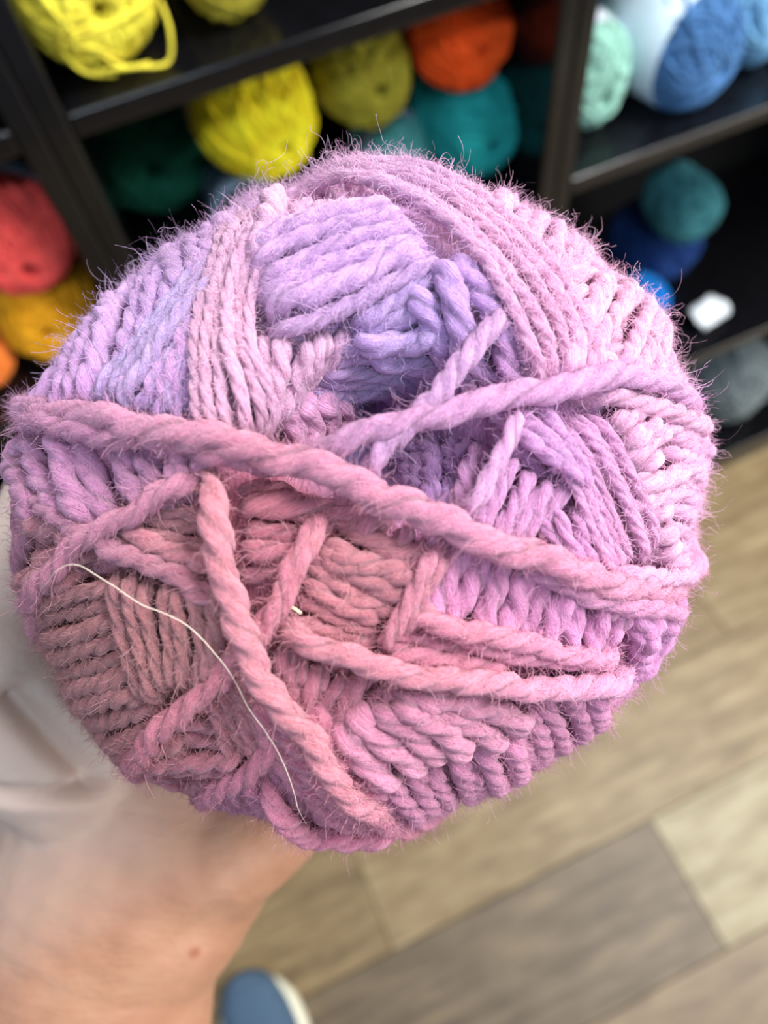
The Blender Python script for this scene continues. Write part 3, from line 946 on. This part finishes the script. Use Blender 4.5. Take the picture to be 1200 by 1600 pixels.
# --- fuzz: fine fibres standing off every strand
def fibres(start, direc, curl, length, segs, rad, colors, name, nrm=None):
    n = len(start)
    g = np.random.default_rng(77)
    P = np.zeros((n, segs + 1, 3))
    P[:, 0] = start
    d = direc / np.linalg.norm(direc, axis=1)[:, None]
    ax = g.normal(size=(n, 3)); ax /= np.linalg.norm(ax, axis=1)[:, None]
    for s in range(segs):
        P[:, s + 1] = P[:, s] + d * (length / segs)[:, None]
        ang = (curl * g.uniform(0.2, 1.8, n))[:, None]
        d = d * np.cos(ang) + np.cross(ax, d) * np.sin(ang) + ax * (np.sum(ax * d, 1)[:, None]) * (1 - np.cos(ang))
        ax = ax + g.normal(size=(n, 3)) * 0.45
        ax /= np.linalg.norm(ax, axis=1)[:, None]
    T = np.gradient(P, axis=1)
    T /= np.linalg.norm(T, axis=2)[..., None] + 1e-12
    h = np.array([0.31, 0.52, 0.79])
    N1 = np.cross(T, h); N1 /= np.linalg.norm(N1, axis=2)[..., None] + 1e-9
    B1 = np.cross(T, N1)
    if nrm is not None:                    # flat fibres facing out of the yarn
        N1 = np.cross(T, nrm[:, None, :]); N1 /= np.linalg.norm(N1, axis=2)[..., None] + 1e-9
        tp_ = np.linspace(1, 0.45, segs + 1)[None, :, None]
        V = np.stack([P - N1 * rad * tp_, P + N1 * rad * tp_], 2)
        base = (np.arange(n) * (segs + 1) * 2)[:, None]
        s_ = (np.arange(segs) * 2)[None, :]
        Qd = np.stack([base + s_, base + s_ + 1, base + s_ + 3, base + s_ + 2], -1).reshape(-1, 4)
        o = mesh_obj(name, V.reshape(-1, 3), Qd, M_FUZZ, skein, colors=np.repeat(colors, (segs + 1) * 2, axis=0))
        o['kind'] = 'stuff'
        return o
    V = np.zeros((n, segs + 1, 3, 3))
    tap = np.linspace(1, 0.45, segs + 1)[None, :, None]
    for q in range(3):
        a = 2 * math.pi * q / 3
        V[:, :, q] = P + rad * tap * (math.cos(a) * N1 + math.sin(a) * B1)
    base = (np.arange(n) * (segs + 1) * 3)[:, None, None]
    s_ = (np.arange(segs) * 3)[None, :, None]
    q_ = np.arange(3)[None, None, :]
    q2 = (q_ + 1) % 3
    Qd = np.stack([base + s_ + q_, base + s_ + q2, base + s_ + 3 + q2, base + s_ + 3 + q_], -1).reshape(-1, 4)
    C = np.repeat(colors, (segs + 1) * 3, axis=0)
    o = mesh_obj(name, V.reshape(-1, 3), Qd, M_FUZZ, skein, colors=C)
    o['kind'] = 'stuff'
    return o


lens = np.array([len(f[0]) * f[6] for f in FZ], float)
NF = 120000
cnt = np.maximum(1, (NF * lens / lens.sum()).astype(int))
st, dr, cl, nl = [], [], [], []
g = np.random.default_rng(99)
for (P, rad, T, N_, B_, base, dn), c in zip(FZ, cnt):
    c = int(c * 1.6)
    i = g.integers(0, len(P), c)
    a = g.uniform(0, 2 * math.pi, c)
    nn = np.cos(a)[:, None] * N_[i] + np.sin(a)[:, None] * B_[i]
    ok = nn[:, 2] > -0.15
    out = P[i] / (np.linalg.norm(P[i], axis=1)[:, None])
    i, nn = i[ok], nn[ok]
    st.append(P[i] + nn * rad * 0.92)
    nl.append(nn)
    sg = np.where(g.random(len(i)) < 0.5, 1, -1)[:, None]
    dr.append(T[i] * sg * 1.0 + nn * g.uniform(0.05, 0.75, (len(i), 1)) + g.normal(size=(len(i), 3)) * 0.35)
    cl.append(base[i] * 0.86 + 0.12)
st, dr, cl, nl = np.vstack(st), np.vstack(dr), np.vstack(cl), np.vstack(nl)
n = len(st)
L_ = g.gamma(2.6, 0.0008, n) + 0.0006
fibres(st, dr, g.uniform(0.3, 0.9, n), L_, 5, 0.00005, cl, 'yarn_fuzz', nl)
# flyaway curls round the rim
pool = np.vstack([f[0][::6] for f in FZ])
pc = np.vstack([f[5][::6] for f in FZ])
rr = np.hypot(pool[:, 0], pool[:, 1]) / Rth(np.arctan2(pool[:, 1], pool[:, 0]))
idx = np.where((rr > 0.84) & (pool[:, 2] > 0.0))[0]
idx = g.choice(idx, 1700)
ang = np.arctan2(pool[idx, 1], pool[idx, 0])
up = np.clip(0.55 + 0.6 * np.sin(ang + 0.3), 0.25, 1.2)        # the upper rim is the hairier one
rad_dir = np.stack([np.cos(ang), np.sin(ang), np.full(len(ang), 0.25)], -1)
fibres(pool[idx] + rad_dir * 0.0012, rad_dir + g.normal(size=(len(idx), 3)) * 0.7, g.uniform(0.3, 0.95, len(idx)), (g.gamma(2.2, 0.0016, len(idx)) + 0.0012) * up, 12, 0.00005,
       pc[idx] * 0.5 + 0.36, 'flyaway_fibres')

# long pale hair lying over the strands
hp = hit(catmull(np.array([(70, 925), (130, 897), (180, 866), (222, 885), (272, 922), (330, 955), (375, 1010), (410, 1070), (450, 1122), (476, 1180), (486, 1242)], float), 10), False)
hn = normal(hp[:, 0], hp[:, 1], False)
lift = 0.0078 + 0.0012 * np.sin(np.linspace(0, 7, len(hp)))
lift *= np.clip(np.linspace(0.0, 5.0, len(hp)) + 0.25, 0, 1) * np.clip(np.linspace(6.0, 0.55, len(hp)), 0, 1)
HP = catmull(hp + hn * lift[:, None], 0.0006)
V, Q, _, _ = tube(HP, 0.000058 * (0.5 + 0.6 * np.sin(np.linspace(0.25, 2.9, len(HP)))), 6)
M_HAIR = simple('pale_hair', (250, 232, 214), 0.25, 0.8)
hair = mesh_obj('stray_hair', V, Q, M_HAIR)
hair.matrix_world = Matrix.Translation(Vector(SK)) @ RM4
tag(hair, 'single long pale hair curving across the lower left of the pink yarn', 'hair')
fk = hit([(462, 934), (478, 944)], False)
fk = fk + normal(fk[:, 0], fk[:, 1], False) * 0.0048
V, Q, _, _ = tube(catmull(np.array([fk[0], fk.mean(0) + [0, 0.0001, 0.0001], fk[1]]), 0.0003), np.array([0.0001, 0.00026, 0.0003, 0.00026, 0.0002, 0.0001])[[0, 1, 2, 3, 4, 5]][:6] if False else 0.00022, 6)
fl = mesh_obj('straw_fleck', V, Q, simple('straw', (255, 226, 170), 0.3, 0.6))
fl.matrix_world = Matrix.Translation(Vector(SK)) @ RM4
tag(fl, 'tiny shiny straw fleck caught in the rose strands', 'fleck')


# ------------------------------------------------------------------ hand and forearm
def cpt(px, py, d):
    return np.array([(px - 600) / F * d, -(py - 800) / F * d, -d])


def ellipsoid(c, ax, n=20):
    """ax: 3x3 rows are the half axes"""
    th = np.linspace(0, math.pi, n + 1)
    ph = np.linspace(0, 2 * math.pi, 2 * n, endpoint=False)
    S = np.stack([np.sin(th)[:, None] * np.cos(ph), np.sin(th)[:, None] * np.sin(ph), np.cos(th)[:, None] + 0 * ph], -1)
    V = (S.reshape(-1, 3) @ np.asarray(ax)) + c
    m = 2 * n
    i = np.arange(n)[:, None] * m
    j = np.arange(m)[None, :]
    k = (j + 1) % m
    return V, np.stack([i + j, i + m + j, i + m + k, i + k], -1).reshape(-1, 4)


def limb(pts, rw, rd, wide=(1, 0, 0), step=0.003):
    """chain of overlapping ellipsoids: rw half width along `wide`, rd half thickness"""
    pts = np.array(pts, float)
    n = len(pts)
    X = np.hstack([pts, np.array(rw)[:, None], np.array(rd)[:, None]])
    X = catmull(X, step)
    out = []
    for i in range(len(X)):
        t = X[min(i + 1, len(X) - 1), :3] - X[max(i - 1, 0), :3]
        t /= np.linalg.norm(t) + 1e-9
        a = np.array(wide, float)
        a -= t * a.dot(t)
        a /= np.linalg.norm(a)
        b = np.cross(t, a)
        out.append(ellipsoid(X[i, :3], np.array([a * X[i, 3], b * X[i, 4], t * min(X[i, 3], X[i, 4])]), 10))
    return out


shapes = []
# forearm, wrist and heel of the hand (camera-aligned space, metres)
shapes += limb([cpt(60, 2300, 0.262), cpt(95, 1900, 0.240), cpt(128, 1640, 0.222), cpt(150, 1480, 0.214), cpt(185, 1390, 0.213), cpt(215, 1310, 0.216)],
               [0.042, 0.040, 0.0385, 0.0365, 0.0395, 0.043], [0.034, 0.030, 0.0265, 0.0235, 0.0235, 0.023], step=0.006)
shapes += limb([cpt(215, 1310, 0.216), cpt(260, 1230, 0.226), cpt(330, 1110, 0.240), cpt(420, 980, 0.246)], [0.043, 0.046, 0.046, 0.043], [0.022, 0.019, 0.016, 0.014], step=0.006)
# heel of the little-finger side
shapes += limb([cpt(298, 1378, 0.206), cpt(375, 1328, 0.209), cpt(450, 1250, 0.223), cpt(510, 1130, 0.240)], [0.0138, 0.0152, 0.0155, 0.013], [0.013, 0.0145, 0.015, 0.013], step=0.004)
# ball of the thumb
shapes += limb([cpt(165, 1260, 0.216), cpt(75, 1190, 0.203), cpt(15, 1100, 0.190), cpt(-20, 1020, 0.178)], [0.017, 0.0195, 0.0195, 0.0150], [0.016, 0.0185, 0.0185, 0.015], step=0.004)
# thumb
shapes += limb([cpt(-20, 1020, 0.180), cpt(14, 930, 0.183), cpt(54, 840, 0.188), cpt(80, 765, 0.189), cpt(100, 700, 0.188)], [0.0150, 0.0125, 0.0118, 0.0110, 0.0078], [0.015, 0.012, 0.0112, 0.0102, 0.0074], step=0.003)
# four fingers curling under and up behind the ball
for (bx, by, mx, my, tx, ty, r, dd) in ((300, 960, 330, 760, 400, 600, 0.0098, 0.226), (390, 930, 450, 720, 540, 560, 0.0100, 0.228),
                                        (480, 930, 570, 740, 660, 600, 0.0096, 0.228), (560, 960, 660, 820, 750, 720, 0.0084, 0.226)):
    shapes += limb([cpt(bx, by, 0.246), cpt((bx + mx) / 2, (by + my) / 2, 0.246), cpt(mx, my, 0.240), cpt((mx + tx) / 2, (my + ty) / 2, dd + 0.002), cpt(tx, ty, dd - 0.004)],
                   [r * 1.1, r * 1.05, r, r * 0.93, r * 0.78], [r * 1.05, r, r * 0.95, r * 0.88, r * 0.7], step=0.003)
V, Q = merge(shapes)
tmp = mesh_obj('hand_tmp', V, Q, None)
rmod = tmp.modifiers.new('r', 'REMESH')
rmod.mode = 'VOXEL'
rmod.voxel_size = 0.0016
smod = tmp.modifiers.new('s', 'SMOOTH')
smod.factor = 0.5
smod.iterations = 5
dg = bpy.context.evaluated_depsgraph_get()
me = bpy.data.meshes.new_from_object(tmp.evaluated_get(dg))
bpy.data.objects.remove(tmp)
nv = len(me.vertices)
co = np.zeros(nv * 3); me.vertices.foreach_get('co', co); co = co.reshape(-1, 3)
no = np.zeros(nv * 3); me.vertices.foreach_get('normal', no); no = no.reshape(-1, 3)
facing = np.clip(no[:, 2] * 1.5 + 0.3, 0, 1)


def crease(path, wid, depth):
    global co
    cp = catmull(np.array(path, float), 0.002)
    d = np.full(nv, 1.0)
    for p in cp:
        d = np.minimum(d, np.linalg.norm(co - p, axis=1))
    co = co - no * (depth * np.exp(-(d / wid) ** 2) * facing)[:, None]


def skinpt(px, py):
    """nearest point of the arm's near surface under a pixel"""
    dp = -co[:, 2]
    x = 600 + F * co[:, 0] / dp
    y = 800 - F * co[:, 1] / dp
    k = np.where(np.hypot(x - px, y - py) < 22)[0]
    if len(k) == 0:
        return cpt(px, py, 0.2)
    return co[k[np.argmin(dp[k])]]


crease([skinpt(*p) for p in [(-20, 1262), (40, 1266), (100, 1256), (165, 1236)]], 0.0026, 0.0095)
crease([skinpt(*p) for p in [(45, 1120), (90, 1160), (130, 1185), (180, 1210)]], 0.0040, 0.0080)
crease([skinpt(*p) for p in [(-30, 1300), (60, 1310), (180, 1330)]], 0.005, 0.0012)
crease([skinpt(*p) for p in [(355, 1440), (330, 1455), (290, 1470)]], 0.004, 0.0012)
me.vertices.foreach_set('co', co.astype(np.float32).ravel())
me.update()
me.polygons.foreach_set('use_smooth', np.ones(len(me.polygons), dtype=bool))

sk, nt, b, N, L = newmat('skin')
tc = N.new('ShaderNodeTexCoord')
n1 = noise(N, 42, 4, 0.6)
L.new(tc.outputs['Object'], n1.inputs['Vector'])
r1 = ramp(N, [(0.3, lin((160, 112, 86))), (0.52, lin((176, 129, 102))), (0.75, lin((187, 143, 116)))])
L.new(n1.outputs['Fac'], r1.inputs['Fac'])
sx = N.new('ShaderNodeSeparateXYZ')
L.new(tc.outputs['Object'], sx.inputs['Vector'])
pr_ = N.new('ShaderNodeMapRange')
pr_.inputs['From Min'].default_value = -0.068
pr_.inputs['From Max'].default_value = -0.016
cb = N.new('ShaderNodeMath'); cb.operation = 'MULTIPLY_ADD'
L.new(sx.outputs['X'], cb.inputs[0]); cb.inputs[1].default_value = -0.6
L.new(sx.outputs['Y'], cb.inputs[2])
L.new(cb.outputs[0], pr_.inputs['Value'])
pm = N.new('ShaderNodeMix'); pm.data_type = 'RGBA'
L.new(pr_.outputs['Result'], pm.inputs['Factor'])
L.new(r1.outputs['Color'], pm.inputs['A'])
pm.inputs['B'].default_value = (*lin((190, 172, 163)), 1)
mole = skinpt(322, 1492)
vm = N.new('ShaderNodeVectorMath'); vm.operation = 'DISTANCE'
vm.inputs[1].default_value = tuple(mole)
L.new(tc.outputs['Object'], vm.inputs[0])
mr = N.new('ShaderNodeMapRange')
mr.inputs['From Min'].default_value = 0.0008
mr.inputs['From Max'].default_value = 0.0022
mr.inputs['To Min'].default_value = 0.75
mr.inputs['To Max'].default_value = 0.0
L.new(vm.outputs['Value'], mr.inputs['Value'])
mx = N.new('ShaderNodeMix'); mx.data_type = 'RGBA'
L.new(mr.outputs['Result'], mx.inputs['Factor'])
L.new(pm.outputs['Result'], mx.inputs['A'])
mx.inputs['B'].default_value = (*lin((150, 84, 58)), 1)
L.new(mx.outputs['Result'], b.inputs['Base Color'])
b.inputs['Roughness'].default_value = 0.5
b.inputs['Specular IOR Level'].default_value = 0.4
b.inputs['Subsurface Weight'].default_value = 0.25
b.inputs['Subsurface Radius'].default_value = (1.0, 0.35, 0.2)
b.inputs['Subsurface Scale'].default_value = 0.004
n3 = noise(N, 420, 4, 0.65)
mp = N.new('ShaderNodeMapping'); mp.inputs['Scale'].default_value = (0.6, 1.5, 1)
L.new(tc.outputs['Object'], mp.inputs['Vector'])
L.new(mp.outputs['Vector'], n3.inputs['Vector'])
bp = N.new('ShaderNodeBump')
bp.inputs['Strength'].default_value = 0.55
bp.inputs['Distance'].default_value = 0.0008
L.new(n3.outputs['Fac'], bp.inputs['Height'])
L.new(bp.outputs['Normal'], b.inputs['Normal'])
me.materials.clear()
me.materials.append(sk)
arm = bpy.data.objects.new('person', me)
COL.objects.link(arm)
arm.matrix_world = M4
tag(arm, 'bare forearm and hand reaching in from lower left to hold the pink skein', 'person')
M_NAIL = simple('fingernail', (236, 190, 176), 0.25, 0.5)
V, Q = ellipsoid(cpt(93, 722, 0.1885) + np.array([-0.0078, 0.0, 0.0]), np.diag([0.0016, 0.0065, 0.0050]), 8)
mesh_obj('fingernail', V, Q, M_NAIL, arm)

# ------------------------------------------------------------------ shoe
SX, SY = -0.312, 0.066          # toe tip on the floor
shoe = empty('canvas_shoe', (SX, SY, 0), Matrix.Rotation(0.10, 4, 'Z'))
tag(shoe, 'blue grey canvas shoe with cream rubber sole on the plank floor', 'shoe')
# length runs to -y; half widths left/right along it
ly = np.array([0.0, 0.004, 0.012, 0.03, 0.06, 0.09, 0.13, 0.18, 0.22, 0.255, 0.272, 0.28])
hwR = np.array([0.006, 0.020, 0.032, 0.044, 0.050, 0.051, 0.046, 0.039, 0.037, 0.034, 0.024, 0.006])
hwL = np.array([0.006, 0.020, 0.031, 0.042, 0.047, 0.047, 0.042, 0.037, 0.037, 0.034, 0.024, 0.006])
top = np.array([0.034, 0.048, 0.050, 0.056, 0.062, 0.070, 0.082, 0.090, 0.092, 0.092, 0.088, 0.06])
yy = np.linspace(0, 1, 60) ** 1.0
yl = 0.28 * (0.5 - 0.5 * np.cos(yy * math.pi))
hr, hl, tp = np.interp(yl, ly, hwR), np.interp(yl, ly, hwL), np.interp(yl, ly, top)


def loft(sec, mat, name, closed=True):
    m, n = len(sec), len(sec[0])
    V = np.vstack(sec)
    i = np.arange(m - 1)[:, None] * n
    j = np.arange(n if closed else n - 1)[None, :]
    k = (j + 1) % n
    Q = np.stack([i + j, i + k, i + n + k, i + n + j], -1).reshape(-1, 4)
    return mesh_obj(name, V, Q, mat, shoe)


M_CANVAS = simple('blue_grey_canvas', (74, 96, 118), 0.85, 0.2, 400, 0.12)
M_RUB = simple('cream_rubber', (222, 220, 196), 0.5, 0.4)
sec = []
for q in range(60):
    prf = [(-1.0, 0.0), (-1.06, 0.004), (-1.07, 0.014), (-1.05, 0.024), (-1.0, 0.027), (0, 0.0275), (1.0, 0.027), (1.05, 0.024), (1.07, 0.014), (1.06, 0.004), (1.0, 0.0)]
    sec.append(np.array([((hr[q] if a > 0 else hl[q]) * (a / 1.07 * (0.9 + 0.17 * min(1, yl[q] / 0.05))) + (0.006 * min(1, yl[q] / 0.06) * np.sign(a)), -yl[q] - 0.004, z) for a, z in prf]))
loft(sec, M_RUB, 'sole')
sec = []
for q in range(60):
    s = []
    for a in np.linspace(0, math.pi, 19):
        c_, s_ = math.cos(a), math.sin(a)
        x = (hr[q] if c_ > 0 else hl[q]) * np.sign(c_) * abs(c_) ** 0.75 * 0.985
        s.append((x, -yl[q] - 0.001, 0.022 + (tp[q] - 0.022) * s_ ** 0.8))
    sec.append(np.array(s))
up_ = loft(sec, M_CANVAS, 'upper')
tq = []
for a in np.linspace(-1, 1, 9):
    tq.append((0.020 * a, -0.085, np.interp(0.085, ly, top) + 0.001 - 0.006 * a * a))
sec = [np.array([(x * (1 - 0.1 * k), -0.085 - 0.011 * k, z + 0.0026 * k + 0.003) for x, _, z in tq]) for k in range(8)]
loft(sec, M_CANVAS, 'tongue', closed=False)
for k in range(4):
    y = -0.125 - 0.018 * k
    zt = float(np.interp(-y, ly, top))
    P = catmull(np.array([(-0.024, y, zt - 0.004), (-0.01, y - 0.002, zt + 0.007), (0.01, y + 0.002, zt + 0.007), (0.024, y, zt - 0.004)]), 0.003)
    V, Q, _, _ = tube(P, 0.0024, 8)
    mesh_obj('shoelace', V, Q, M_RUB, shoe)
